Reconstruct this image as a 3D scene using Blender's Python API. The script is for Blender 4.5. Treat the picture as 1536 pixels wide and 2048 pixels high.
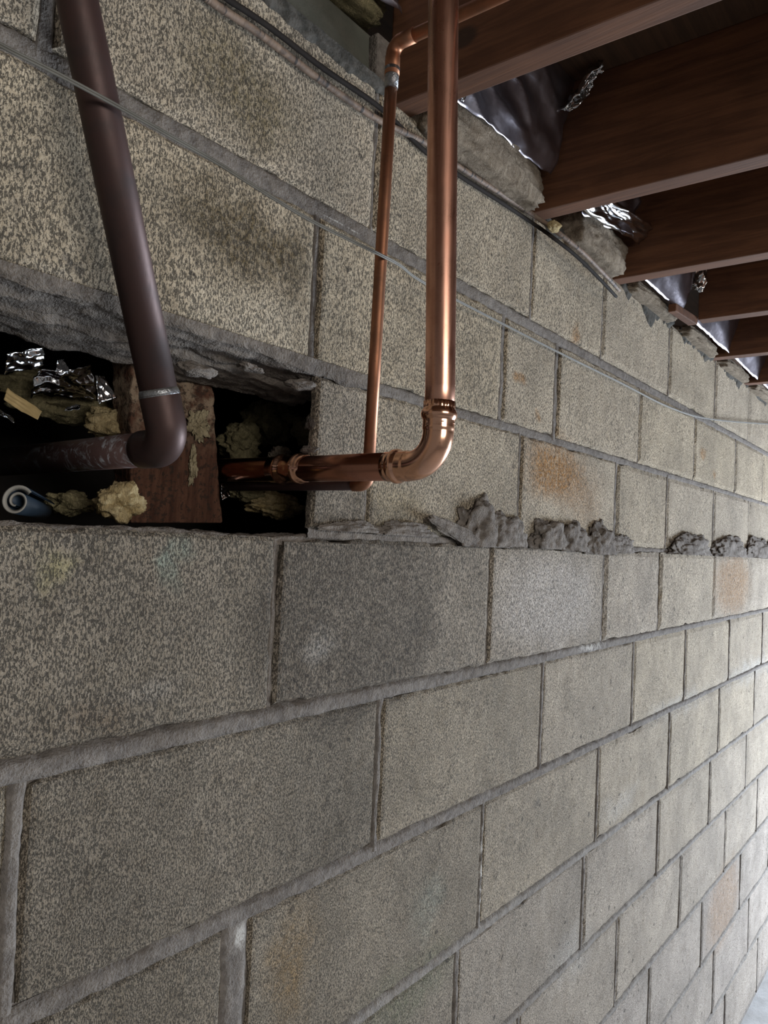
import bpy, bmesh, math, random
import numpy as np
from mathutils import Vector, Matrix, noise as mn

# ------------------------------------------------------------------ scene
for o in list(bpy.data.objects):
    bpy.data.objects.remove(o, do_unlink=True)
S = bpy.context.scene
COL = S.collection
rnd = random.Random(7)

# ---- camera: wall face is the plane Y=0, X runs along the wall, Z is up
YAW, PITCH, ROLL = -0.87658243, 0.03756868, -0.04657165
FPX = 1416.39
CAM = np.array([0.0, -0.600385, 0.007497])
def _rot():
    c, s = math.cos, math.sin
    Ry = np.array([[c(YAW), -s(YAW), 0], [s(YAW), c(YAW), 0], [0, 0, 1]])
    Rp = np.array([[1, 0, 0], [0, c(PITCH), -s(PITCH)], [0, s(PITCH), c(PITCH)]])
    Rq = np.array([[c(ROLL), 0, s(ROLL)], [0, 1, 0], [-s(ROLL), 0, c(ROLL)]])
    return Ry @ Rp @ Rq
RC = _rot()
cd = bpy.data.cameras.new('camera')
cam = bpy.data.objects.new('camera', cd)
COL.objects.link(cam)
M = Matrix.Identity(4)
for i in range(3):
    M[i][0], M[i][1], M[i][2], M[i][3] = RC[i, 0], RC[i, 2], -RC[i, 1], CAM[i]
cam.matrix_world = M
cd.sensor_fit = 'VERTICAL'; cd.sensor_height = 36.0; cd.sensor_width = 27.0
cd.lens = 36.0 * FPX / 2048.0
cd.clip_start = 0.01
S.camera = cam

# ---- world, lights, exposure
W = bpy.data.worlds.new('world'); S.world = W; W.use_nodes = True
W.node_tree.nodes['Background'].inputs[0].default_value = (0.97, 0.95, 0.93, 1)
W.node_tree.nodes['Background'].inputs[1].default_value = 0.16
def area(name, loc, target, sx, sy, power, color):
    l = bpy.data.lights.new(name, 'AREA'); l.shape = 'RECTANGLE'
    l.size = sx; l.size_y = sy; l.energy = power; l.color = color
    o = bpy.data.objects.new(name, l); COL.objects.link(o)
    o.location = loc
    o.rotation_euler = (Vector(target) - Vector(loc)).to_track_quat('-Z', 'Y').to_euler()
    return o
# daylight from an open doorway far along the wall, and the big opening behind the photographer
area('doorway_light', (5.0, -1.5, -1.0), (2.4, 0, -0.9), 1.7, 1.2, 285, (0.79, 0.88, 1.0))
area('opening_light', (-0.1, -2.9, 0.36), (0.8, 0, 0.05), 1.5, 0.8, 38, (1.0, 0.95, 0.89))
S.view_settings.view_transform = 'Standard'
S.view_settings.look = 'None'
S.view_settings.gamma = 1.0
S.view_settings.use_curve_mapping = False
S.view_settings.exposure = 0.0

# ------------------------------------------------------------------ helpers
def ray(px, py):
    d = np.array([(px - 768) / FPX, 1.0, -(py - 1024) / FPX])
    return RC @ d
def at(px, py, Y=0.0):
    """point on the vertical plane Y (parallel to the wall) seen at a photo pixel"""
    d = ray(px, py); t = (Y - CAM[1]) / d[1]
    return CAM + d * t
def vnoise(x, y, z=0.0):
    return mn.noise(Vector((x, y, z)))
def mesh_obj(name, verts, faces, mat=None, parent=None, smooth=False, kind=None):
    me = bpy.data.meshes.new(name)
    me.from_pydata([tuple(map(float, v)) for v in verts], [], faces)
    me.update()
    if mat: me.materials.append(mat)
    if smooth:
        me.polygons.foreach_set('use_smooth', [True] * len(me.polygons))
    o = bpy.data.objects.new(name, me); COL.objects.link(o)
    if parent: o.parent = parent
    if kind: o['kind'] = kind
    return o
def recalc(o):
    bm = bmesh.new(); bm.from_mesh(o.data)
    bmesh.ops.recalc_face_normals(bm, faces=bm.faces)
    bm.to_mesh(o.data); bm.free(); return o
def set_origin(o, loc):
    loc = Vector(loc)
    o.data.transform(Matrix.Translation(-loc)); o.location = o.location + loc
    return o
def thing(name, label, cat, loc=(0, 0, 0), group=None):
    o = bpy.data.objects.new(name, None); COL.objects.link(o)
    o.empty_display_size = 0.05; o.location = loc
    o['label'] = label; o['category'] = cat
    if group: o['group'] = group
    return o
def adopt(child, parent):
    """parent a part built in world coordinates to a thing standing at its own base"""
    child.parent = parent
    child.location = child.location - parent.location if parent.parent is None else child.location
    return child
def sub(child, part):
    """parent a piece built in world coordinates to a part of a thing"""
    w = Vector(child.location)
    child.parent = part
    child.location = w - part.location - (part.parent.location if part.parent else Vector())
    return child
def tag(o, label, cat, group=None):
    o['label'] = label; o['category'] = cat
    if group: o['group'] = group
    return o
def sweep(pts, radii, n=20, cap=True):
    pts = [Vector(p) for p in pts]
    if not hasattr(radii, '__len__'): radii = [radii] * len(pts)
    V, F = [], []
    t0 = (pts[1] - pts[0]).normalized()
    up = Vector((0, 0, 1)) if abs(t0.z) < .9 else Vector((1, 0, 0))
    u = t0.cross(up).normalized(); prev = t0
    for i, p in enumerate(pts):
        a = pts[max(i - 1, 0)]; b = pts[min(i + 1, len(pts) - 1)]
        t = (b - a)
        t = t.normalized() if t.length > 1e-9 else prev
        q = prev.rotation_difference(t); u = (q @ u).normalized(); u = (u - t * u.dot(t)).normalized()
        v = t.cross(u); prev = t
        for k in range(n):
            ang = 2 * math.pi * k / n
            rr = radii[i](ang) if callable(radii[i]) else radii[i]
            V.append(p + (u * math.cos(ang) + v * math.sin(ang)) * rr)
    for i in range(len(pts) - 1):
        for k in range(n):
            k2 = (k + 1) % n
            F.append((i * n + k, i * n + k2, (i + 1) * n + k2, (i + 1) * n + k))
    if cap:
        F.append(tuple(reversed(range(n)))); F.append(tuple((len(pts) - 1) * n + k for k in range(n)))
    return V, F
def tube(name, pts, radii, mat, parent=None, n=20, cap=True):
    V, F = sweep(pts, radii, n, cap)
    o = recalc(mesh_obj(name, V, F, mat, None, smooth=True))
    for p in o.data.polygons:
        if len(p.vertices) > 4: p.use_smooth = False
    set_origin(o, pts[0])
    if parent: adopt(o, parent)
    return o
def smooth_path(pts, sub=6):
    P = [Vector(p) for p in pts]; P = [P[0] * 2 - P[1]] + P + [P[-1] * 2 - P[-2]]
    out = []
    for i in range(1, len(P) - 2):
        for s in range(sub):
            t = s / sub
            a, b, c, d = P[i - 1], P[i], P[i + 1], P[i + 2]
            out.append(.5 * ((2 * b) + (c - a) * t + (2 * a - 5 * b + 4 * c - d) * t * t + (3 * b - a - 3 * c + d) * t ** 3))
    out.append(P[-2]); return out
def boxmesh(name, corners, mat, bevel=0.002, parent=None):
    """corners: 8 points, bottom ring of 4 then top ring of 4"""
    F = [(0, 3, 2, 1), (4, 5, 6, 7), (0, 1, 5, 4), (1, 2, 6, 5), (2, 3, 7, 6), (3, 0, 4, 7)]
    o = mesh_obj(name, corners, F, mat)
    bm = bmesh.new(); bm.from_mesh(o.data)
    bmesh.ops.recalc_face_normals(bm, faces=bm.faces)
    if bevel:
        bmesh.ops.bevel(bm, geom=list(bm.edges), offset=bevel, segments=2, affect='EDGES', profile=.6)
    bm.to_mesh(o.data); bm.free()
    set_origin(o, sum((Vector(c) for c in corners), Vector()) / 8)
    if parent: adopt(o, parent)
    return o
def lump(name, center, size, mat, seed=0, rough=.35, freq=2.2, sub=4, parent=None, fine=.1):
    bm = bmesh.new(); bmesh.ops.create_icosphere(bm, subdivisions=sub, radius=1.0)
    for v in bm.verts:
        d = v.co.normalized()
        k = 1 + rough * mn.fractal(d * freq * .6 + Vector((seed * 3.7, seed, -seed)), 1.0, 2.0, 4) \
              + fine * .5 * mn.noise(d * 6 + Vector((seed, 0, 5))) + fine * .3 * mn.noise(d * 17 + Vector((seed, 7, 5)))
        v.co = Vector((d.x * size[0] * k, d.y * size[1] * k, d.z * size[2] * k))
    me = bpy.data.meshes.new(name); bm.to_mesh(me); bm.free(); me.materials.append(mat)
    me.polygons.foreach_set('use_smooth', [True] * len(me.polygons))
    o = bpy.data.objects.new(name, me); COL.objects.link(o); o.location = center
    if parent: adopt(o, parent)
    return o

# ------------------------------------------------------------------ materials
class NT:
    def __init__(s, name):
        s.m = bpy.data.materials.new(name); s.m.use_nodes = True
        s.t = s.m.node_tree; s.n = s.t.nodes; s.b = s.n['Principled BSDF']
    def node(s, typ, **kw):
        nd = s.n.new(typ)
        for k, v in kw.items(): setattr(nd, k, v)
        return nd
    def put(s, sock, val):
        if isinstance(val, bpy.types.NodeSocket): s.t.links.new(val, sock)
        else: sock.default_value = val
    def math(s, op, a, b=None, c=None, clamp=False):
        nd = s.node('ShaderNodeMath', operation=op, use_clamp=clamp)
        s.put(nd.inputs[0], a)
        if b is not None: s.put(nd.inputs[1], b)
        if c is not None: s.put(nd.inputs[2], c)
        return nd.outputs[0]
    def vmath(s, op, a, b=None):
        nd = s.node('ShaderNodeVectorMath', operation=op)
        s.put(nd.inputs[0], a)
        if b is not None: s.put(nd.inputs[1], b)
        return nd.outputs[1] if op in ('LENGTH', 'DOT_PRODUCT') else nd.outputs[0]
    def noise(s, vec, scale, detail=3, rough=.55, dist=0):
        nd = s.node('ShaderNodeTexNoise')
        s.put(nd.inputs['Vector'], vec); s.put(nd.inputs['Scale'], scale)
        nd.inputs['Detail'].default_value = detail; nd.inputs['Roughness'].default_value = rough
        nd.inputs['Distortion'].default_value = dist
        return nd.outputs[0]
    def rng(s, v, a, b, c=0., d=1., smooth=True):
        nd = s.node('ShaderNodeMapRange'); nd.interpolation_type = 'SMOOTHSTEP' if smooth else 'LINEAR'
        s.put(nd.inputs[0], v)
        for i, q in enumerate((a, b, c, d)): s.put(nd.inputs[i + 1], q)
        return nd.outputs[0]
    def mix(s, f, a, b, mode='MIX'):
        nd = s.node('ShaderNodeMix', data_type='RGBA', blend_type=mode)
        s.put(nd.inputs[0], f)
        for i, q in ((6, a), (7, b)):
            s.put(nd.inputs[i], q if isinstance(q, bpy.types.NodeSocket) else (*q[:3], 1))
        return nd.outputs[2]
    def attr(s, name):
        nd = s.node('ShaderNodeAttribute', attribute_type='OBJECT', attribute_name=name); return nd.outputs['Fac']
    def pos(s): return s.node('ShaderNodeNewGeometry').outputs['Position']
    def obj(s): return s.node('ShaderNodeTexCoord').outputs['Object']
    def bump(s, h, strength=.5, dist=.002, chain=None):
        nd = s.node('ShaderNodeBump'); nd.inputs['Strength'].default_value = strength
        nd.inputs['Distance'].default_value = dist; s.put(nd.inputs['Height'], h)
        if chain is not None: s.put(nd.inputs['Normal'], chain)
        return nd.outputs[0]
    def out(s, color=None, rough=None, metal=None, normal=None, spec=None):
        if color is not None: s.put(s.b.inputs['Base Color'], color if isinstance(color, bpy.types.NodeSocket) else (*color[:3], 1))
        if rough is not None: s.put(s.b.inputs['Roughness'], rough)
        if metal is not None: s.put(s.b.inputs['Metallic'], metal)
        if normal is not None: s.put(s.b.inputs['Normal'], normal)
        if spec is not None: s.put(s.b.inputs['Specular IOR Level'], spec)
        return s.m

# stains on the masonry: photo box -> ellipse on the wall plane, colour, strength, edge softness
RUST = (.36, .18, .05); WHITE = (.62, .60, .56); BROWN = (.14, .105, .055); DARK = (.06, .055, .05)
STAINS = [
    ((1030, 860, 1180, 1020), RUST, .98, .7), ((1120, 900, 1215, 1080), RUST, .35, .9),
    ((1026, 735, 1052, 772), RUST, .8, .8), ((1070, 815, 1088, 845), RUST, .7, .8),
    ((1145, 640, 1160, 695), RUST, .7, .8), ((1398, 885, 1414, 920), RUST, .7, .8), ((1422, 930, 1434, 965), RUST, .6, .8),
    ((1420, 1095, 1505, 1240), RUST, .6, .6), ((1409, 1720, 1484, 1905), RUST, .42, .6),
    ((300, 350, 640, 590), BROWN, .9, .65), ((280, 10, 640, 300), (.17, .135, .07), .75, .75),
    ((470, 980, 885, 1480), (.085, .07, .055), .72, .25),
    ((330, 1050, 395, 1220), (.20, .29, .24), .55, .9), ((40, 1050, 150, 1210), (.42, .38, .17), .45, .95),
    ((590, 1240, 690, 1330), WHITE, .3, .9), ((240, 1330, 360, 1440), WHITE, .22, .9),
    ((1270, 1385, 1430, 1445), WHITE, .55, .9), ((1430, 1315, 1560, 1375), WHITE, .6, .9),
    ((1190, 1580, 1290, 1640), WHITE, .4, .9), ((1090, 1845, 1190, 1990), WHITE, .45, .9),
    ((820, 1720, 900, 1890), (.38, .40, .33), .45, .9), ((690, 1900, 930, 2090), (.17, .19, .11), .5, .8),
    ((520, 1780, 650, 2120), (.30, .19, .075), .6, .9), ((-10, 335, 65, 372), DARK, .6, .9),
    ((15, 410, 62, 455), DARK, .6, .9), ((125, 515, 170, 565), (.13, .12, .11), .7, .9),
    ((1060, 1590, 1085, 1625), DARK, .6, .9), ((400, 1775, 445, 1815), DARK, .35, .9),
    ((805, 1235, 845, 1290), DARK, .5, .9), ((60, 1380, 260, 1520), (.15, .10, .06), .4, .95),
    ((-40, 540, 260, 640), WHITE, .25, .9), ((330, 540, 640, 740), (.55, .50, .40), .45, .9),
    ((960, 1090, 1210, 1320), (.60, .55, .50), .7, .6), ((700, 950, 880, 1060), (.36, .29, .16), .4, .9),
]
def add_stains(t, color, pos, k=1.0):
    wob = t.node('ShaderNodeTexNoise'); t.put(wob.inputs['Vector'], pos)
    wob.inputs['Scale'].default_value = 14; wob.inputs['Detail'].default_value = 4
    off = t.vmath('MULTIPLY', t.vmath('SUBTRACT', wob.outputs['Color'], (.5, .5, .5)), (.09, 0, .09))
    p = t.vmath('ADD', pos, off)
    grain = t.rng(t.noise(pos, 120, 2), .3, .7, .55, 1.15)
    for (x0, y0, x1, y1), c, s, soft in STAINS:
        a = at(x0, (y0 + y1) / 2); b = at(x1, (y0 + y1) / 2)
        u = at((x0 + x1) / 2, y0); d = at((x0 + x1) / 2, y1)
        cx, cz = (a[0] + b[0]) / 2, (u[2] + d[2]) / 2
        rx, rz = (b[0] - a[0]) / 2, (u[2] - d[2]) / 2
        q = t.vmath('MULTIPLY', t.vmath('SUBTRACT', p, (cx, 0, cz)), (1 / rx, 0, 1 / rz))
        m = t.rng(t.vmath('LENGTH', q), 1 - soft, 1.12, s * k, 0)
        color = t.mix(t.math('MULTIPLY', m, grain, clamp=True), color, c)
    return color
def concrete():
    t = NT('pitted_concrete'); P = t.pos()
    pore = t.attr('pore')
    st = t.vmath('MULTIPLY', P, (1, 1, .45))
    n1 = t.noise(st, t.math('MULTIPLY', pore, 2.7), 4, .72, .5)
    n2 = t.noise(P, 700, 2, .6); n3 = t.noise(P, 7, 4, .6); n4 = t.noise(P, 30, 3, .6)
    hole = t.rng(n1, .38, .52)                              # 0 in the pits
    warm = t.mix(t.attr('warm'), (.42, .372, .325), (.48, .405, .292))
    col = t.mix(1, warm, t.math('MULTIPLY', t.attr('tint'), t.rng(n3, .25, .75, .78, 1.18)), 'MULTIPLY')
    nd = col
    col = t.mix(t.rng(n4, .45, .75, 0, .4), col, t.mix(1, col, (.68, .64, .57), 'MULTIPLY'))
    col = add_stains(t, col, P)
    col = t.mix(t.rng(n2, .55, .8, 0, .35), col, (.60, .56, .49))
    col = t.mix(t.rng(n2, .32, .45, .45, 0), col, (.12, .10, .08))
    col = t.mix(t.math('MULTIPLY', t.math('SUBTRACT', 1, hole), .78), col, (.055, .047, .038))  # cavity shade of the pits painted into the colour
    speck = t.rng(t.noise(P, 60, 1), .70, .76)
    col = t.mix(t.math('MULTIPLY', speck, .6), col, (.05, .045, .04))
    h = t.math('ADD', t.math('MULTIPLY', hole, 1.0), t.math('MULTIPLY', n2, .35))
    h = t.math('ADD', h, t.math('MULTIPLY', n4, 1.2))
    return t.out(col, .93, 0, t.bump(h, 1.0, .0024), .25)
def mortar_mat(name, c1, c2, scale=60, dist=.002):
    t = NT(name); P = t.pos()
    n = t.noise(P, scale, 5, .65); n2 = t.noise(P, 380, 2); n3 = t.noise(P, 9, 3)
    col = t.mix(t.rng(n, .3, .7), c1, c2)
    col = t.mix(t.rng(n3, .35, .75, 0, .5), col, t.mix(1, col, (.6, .56, .52), 'MULTIPLY'))
    col = t.mix(t.rng(n2, .62, .75, 0, .6), col, (.05, .045, .042))
    for bx in ((954, 1655, 977, 1850), (474, 1850, 497, 1905), (1150, 1270, 1215, 1300), (640, 425, 730, 470)):
        a = at(bx[0], bx[1]); b = at(bx[2], bx[3])
        q = t.vmath('MULTIPLY', t.vmath('SUBTRACT', P, ((a[0] + b[0]) / 2, 0, (a[2] + b[2]) / 2)), (2 / (b[0] - a[0]), 0, 2 / (a[2] - b[2])))
        col = t.mix(t.math('MULTIPLY', t.rng(t.vmath('LENGTH', q), .4, 1.1, .8, 0), t.rng(n, .4, .6)), col, (.5, .49, .46))
    h = t.math('ADD', n, t.math('MULTIPLY', n2, .5))
    return t.out(col, .95, 0, t.bump(h, .8, dist), .2)
def copper(name, base, dark, rough, tarn, metal=1.0, sc=30):
    t = NT(name); O = t.pos()
    n = t.noise(O, sc, 4, .6); n2 = t.noise(t.vmath('MULTIPLY', O, (1, 1, .05)), 500, 2); n3 = t.noise(O, 180, 2)
    col = t.mix(t.rng(n, .4, .75, 0, tarn), base, dark)
    col = t.mix(t.rng(n3, .66, .74, 0, .5), col, dark)
    rg = t.math('ADD', rough, t.math('ADD', t.math('MULTIPLY', t.math('SUBTRACT', n, .5), .25), t.math('MULTIPLY', t.math('SUBTRACT', n2, .5), .12)))
    return t.out(col, rg, metal, t.bump(n2, .06, .0004))
def wood(name, c1, c2, axis='Y'):
    t = NT(name); O = t.pos()
    sc = {'Y': (1, .045, 1), 'Z': (1, 1, .06), 'X': (.05, 1, 1)}[axis]
    g = t.noise(t.vmath('MULTIPLY', O, sc), 70, 5, .65, .6); b = t.noise(O, 5, 3)
    f = t.noise(t.vmath('MULTIPLY', O, sc), 400, 2)
    col = t.mix(t.rng(g, .3, .72), c1, c2)
    col = t.mix(t.rng(b, .4, .75, 0, .55), col, t.mix(1, col, (.45, .42, .4), 'MULTIPLY'))
    knot = t.rng(t.vmath('LENGTH', t.vmath('MULTIPLY', t.vmath('SUBTRACT', O, tuple(KNOT)), (1 / .08, 1 / .022, 1 / .016))), .6, 1.1, .85, 0)
    col = t.mix(knot, col, (.03, .018, .012))
    return t.out(col, .72, 0, t.bump(t.math('ADD', g, t.math('MULTIPLY', f, .5)), .35, .0012), .3)
def foil_mat(name, tint, rough, bs=.35):
    t = NT(name); O = t.obj()
    n = t.noise(O, 28, 4, .6, .8); n2 = t.noise(O, 120, 3)
    col = t.mix(t.rng(n, .3, .7), tint, tuple(c * .8 for c in tint))
    return t.out(col, t.math('ADD', rough, t.math('MULTIPLY', n2, .12)), 1, t.bump(t.math('ADD', n, t.math('MULTIPLY', n2, .2)), bs, .004))
def fibre(name, c1, c2, c3):
    t = NT(name); O = t.pos()
    n = t.noise(O, 45, 5, .65, 1.0); n2 = t.noise(t.vmath('MULTIPLY', O, (1, 1, .3)), 300, 3, .7, 1.5)
    col = t.mix(t.rng(n, .3, .7), c1, c2); col = t.mix(t.rng(n2, .5, .8, 0, .7), col, c3)
    return t.out(col, 1, 0, t.bump(t.math('ADD', n, t.math('MULTIPLY', n2, .7)), .9, .006), .1)
def plain(name, c, rough=.6, metal=0, bump=0, scale=60):
    t = NT(name); n = t.noise(t.pos(), scale, 3)
    col = t.mix(t.rng(n, .3, .7), c, tuple(x * .75 for x in c))
    return t.out(col, rough, metal, t.bump(n, bump, .002) if bump else None, .15 if rough > .8 else .5)

# far-bottom edge of the joists in plan: X at the wall, slight skew; underside height
JZ = .588; SKEW = -.066
JX = [.741, 1.122, 1.496, 1.859, 2.245, 2.63, 3.01, 3.40, 3.78]
def jx(i, Y): return JX[i] + SKEW * Y
_d = ray(932, 80); _x = .741 - .038 + .012; _t = (_x - CAM[0]) / _d[0]; KNOT = CAM + _d * _t

M_CON = concrete()
M_MOR = mortar_mat('grey_mortar', (.135, .122, .112), (.225, .205, .185), 75, .004)
M_MORL = mortar_mat('pale_mortar', (.19, .178, .165), (.285, .265, .24), 75, .004)
M_MOR2 = mortar_mat('dark_mortar', (.115, .10, .088), (.22, .195, .17), 70, .005)
M_PARGE = mortar_mat('parged_cement', (.085, .087, .070), (.125, .122, .10), 14, .0012)
M_SMEAR = mortar_mat('black_mortar_smear', (.045, .045, .04), (.11, .105, .095), 80, .002)
M_NEW = copper('new_copper', (.72, .40, .29), (.45, .20, .13), .30, .5)
M_NEW_SHADED = copper('new_copper_shaded', (.36, .16, .10), (.18, .085, .055), .22, .6)  # darker copy of new_copper: dark reflections of the hole painted into its colour
M_FIT = copper('bright_copper', (.86, .50, .34), (.62, .30, .18), .17, .25)
M_OLD = copper('tarnished_brown_copper', (.062, .034, .030), (.038, .028, .027), .52, .8, .5)
M_SMALL = copper('dull_copper', (.40, .185, .105), (.22, .12, .075), .48, .8, .9)
def solder():
    t = NT('old_copper_with_verdigris'); O = t.pos()
    n = t.noise(O, 55, 5, .7, 1.2); lo = t.rng(t.node('ShaderNodeSeparateXYZ').outputs[2], 0, 1)
    col = t.mix(t.rng(n, .50, .66, 0, .75), (.12, .072, .066), (.38, .41, .44))
    return t.out(col, t.rng(n, .5, .7, .4, .9), t.rng(n, .5, .66, .25, 0), t.bump(n, .3, .001))
M_VERD = solder()
M_SOLD = plain('grey_solder', (.33, .34, .35), .4, .8, .5, 300)
M_JOIST = wood('joist_timber', (.085, .036, .018), (.155, .068, .033))
def stud_mat():
    t = NT('old_stud_timber'); P = t.pos()
    g = t.noise(t.vmath('MULTIPLY', P, (1, 1, .1)), 90, 5, .65, .5); n = t.noise(P, 38, 5, .7); n2 = t.noise(P, 160, 3, .7)
    col = t.mix(t.rng(g, .3, .7), (.04, .018, .012), (.10, .048, .03))
    z = t.node('ShaderNodeSeparateXYZ'); t.put(z.inputs[0], P)
    hi = t.rng(z.outputs[2], .09, .15)
    col = t.mix(t.math('MULTIPLY', hi, t.rng(n, .4, .6)), col, (.24, .18, .125))
    col = t.mix(t.rng(n2, .52, .62, 0, .75), col, (.025, .018, .014))
    return t.out(col, .9, 0, t.bump(t.math('ADD', g, n2), .7, .003), .15)
M_STUD = stud_mat()
M_FOIL = foil_mat('foil_facing', (.52, .49, .55), .28, .15)
M_FOIL2 = foil_mat('crumpled_foil', (.66, .67, .68), .07, .08)
M_GREYFIB = fibre('grey_fibreglass', (.15, .12, .09), (.30, .25, .19), (.42, .37, .29))
M_YELFIB = fibre('yellow_fibreglass', (.30, .22, .10), (.52, .42, .24), (.13, .09, .045))
M_FOAM = fibre('dried_foam', (.22, .18, .11), (.40, .34, .22), (.10, .075, .05))
M_DIRTFIB = fibre('dirty_fibreglass', (.15, .13, .07), (.27, .23, .13), (.06, .05, .03))
M_SUB = wood('subfloor_boards', (.06, .035, .022), (.10, .055, .032), 'X')
M_DARK = plain('dark_enclosure', (.035, .03, .027), .95, 0, .5, 30)
M_FLOOR = mortar_mat('concrete_floor', (.46, .47, .48), (.56, .57, .58), 20)
M_WIRE = plain('grey_galvanised_wire', (.15, .145, .125), .6, 0)
M_BLACK = plain('black_cable_sheath', (.022, .018, .016), .85)
def cracked():
    t = NT('cracked_tan_sheath'); n = t.noise(t.pos(), 60, 3, .6, 1); w = t.noise(t.vmath('MULTIPLY', t.pos(), (1, .2, .2)), 160, 2)
    col = t.mix(t.rng(n, .35, .7), (.20, .14, .10), (.09, .065, .05))
    col = t.mix(t.rng(w, .60, .66), col, (.035, .028, .025))
    return t.out(col, .7, 0, t.bump(w, .5, .002))
M_TAN = cracked()
M_BLUE = plain('blue_plastic_sheet', (.035, .06, .095), .5)
M_PALE = plain('pale_sheet_edge', (.45, .44, .40), .7)

# ------------------------------------------------------------------ masonry wall
BEDZ = [.598, .3965, .2049, .0099, -.1965, -.4057, -.6159, -.8149, -1.0186, -1.2191, -1.4204, -1.6300]
BEDT = [(.01, .01), (.022, .017), (.016, .012), (.012, .010), (.022, .014), (.019, .011), (.015, .011),
        (.013, .010), (.012, .010), (.010, .009), (.010, .009), (.012, .010)]
def bed_t(k, x):
    a, b = BEDT[k]; return a + (b - a) * min(max((x - .3) / 2.2, 0), 1)
HEAD = [
    [(-.62, .01), (-.19, .01), (.252, .014), (.672, .006), (1.10, .008), (1.409, .006), (1.836, .007), (2.257, .005), (2.669, .006), (3.10, .006), (3.53, .006), (3.97, .006), (4.4, .006)],
    [(-.78, .01), (-.33, .01), (.12, .008), (.577, .008), (1.012, .013), (1.21, .017), (1.637, .006), (2.068, .005), (2.518, .005), (2.913, .005), (3.36, .006), (3.8, .006), (4.25, .006)],
    [(-.78, .01), (-.33, .01), (.12, .0), (.588, .0), (.686, .004), (1.084, .006), (1.513, .013), (1.853, .005), (2.278, .007), (2.714, .005), (3.15, .006), (3.6, .006), (4.05, .006), (4.5, .006)],
    [(-.83, .01), (-.37, .01), (.083, .010), (.538, .008), (.996, .009), (1.46, .016), (1.807, .013), (2.292, .006), (2.735, .006), (3.18, .006), (3.63, .006), (4.08, .006), (4.5, .006)],
    [(-.64, .01), (-.19, .01), (.27, .013), (.7375, .008), (1.203, .009), (1.657, .009), (2.05, .006), (2.51, .006), (2.987, .005), (3.43, .006), (3.88, .006), (4.3, .006)],
    [(-.85, .01), (-.4, .01), (.05, .01), (.512, .034), (1.011, .006), (1.472, .005), (1.935, .005), (2.41, .005), (2.88, .005), (3.33, .006), (3.78, .006), (4.2, .006)],
    [(-.42, .01), (.04, .01), (.49, .01), (.9525, .010), (1.4175, .007), (1.869, .005), (2.3265, .005), (2.78, .005), (3.2, .006), (3.65, .006), (4.1, .006)],
    [(-.2, .01), (.25, .01), (.70, .008), (1.16, .008), (1.61, .006), (2.063, .005), (2.523, .005), (2.972, .005), (3.4, .006), (3.85, .006), (4.3, .006)],
    [(-.44, .01), (.01, .01), (.47, .008), (.93, .008), (1.385, .006), (1.839, .005), (2.287, .006), (2.745, .005), (3.2, .006), (3.65, .006), (4.1, .006)],
    [(-.3, .01), (.15, .01), (.61, .008), (1.065, .008), (1.52, .006), (1.975, .005), (2.431, .005), (2.884, .005), (3.33, .006), (3.78, .006), (4.23, .006)],
    [(-.15, .01), (.3, .01), (.76, .008), (1.215, .008), (1.67, .006), (2.125, .005), (2.583, .005), (3.044, .005), (3.5, .006), (3.95, .006), (4.4, .006)],
]
#        warm, tint, pore scale per course
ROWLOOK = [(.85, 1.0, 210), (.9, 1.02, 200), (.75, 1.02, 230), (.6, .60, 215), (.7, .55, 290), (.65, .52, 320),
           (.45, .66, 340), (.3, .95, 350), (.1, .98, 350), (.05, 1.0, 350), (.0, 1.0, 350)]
HOLE = (.12, .588)           # the knocked-out unit in the third course
XR = 4.85
# backing of set mortar behind the block faces, open at the hole
def slab(x0, x1, z0, z1, y0=.009, y1=.1):
    return [(x0, y0, z0), (x1, y0, z0), (x1, y1, z0), (x0, y1, z0), (x0, y0, z1), (x1, y0, z1), (x1, y1, z1), (x0, y1, z1)]
V, F = [], []
for b in (slab(-.85, XR, -1.65, .0), slab(-.85, XR, .2149, .592), slab(-.85, HOLE[0] + .012, .0, .2149), slab(HOLE[1] + .09, XR, .0, .2149)):
    k = len(V); V += b
    F += [tuple(k + i for i in f) for f in [(0, 3, 2, 1), (4, 5, 6, 7), (0, 1, 5, 4), (1, 2, 6, 5), (2, 3, 7, 6), (3, 0, 4, 7)]]
wall = mesh_obj('wall_back', V, F, M_MOR, kind='structure')
wall['label'] = 'wall of pitted grey concrete blocks with thick mortar joints'

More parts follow.
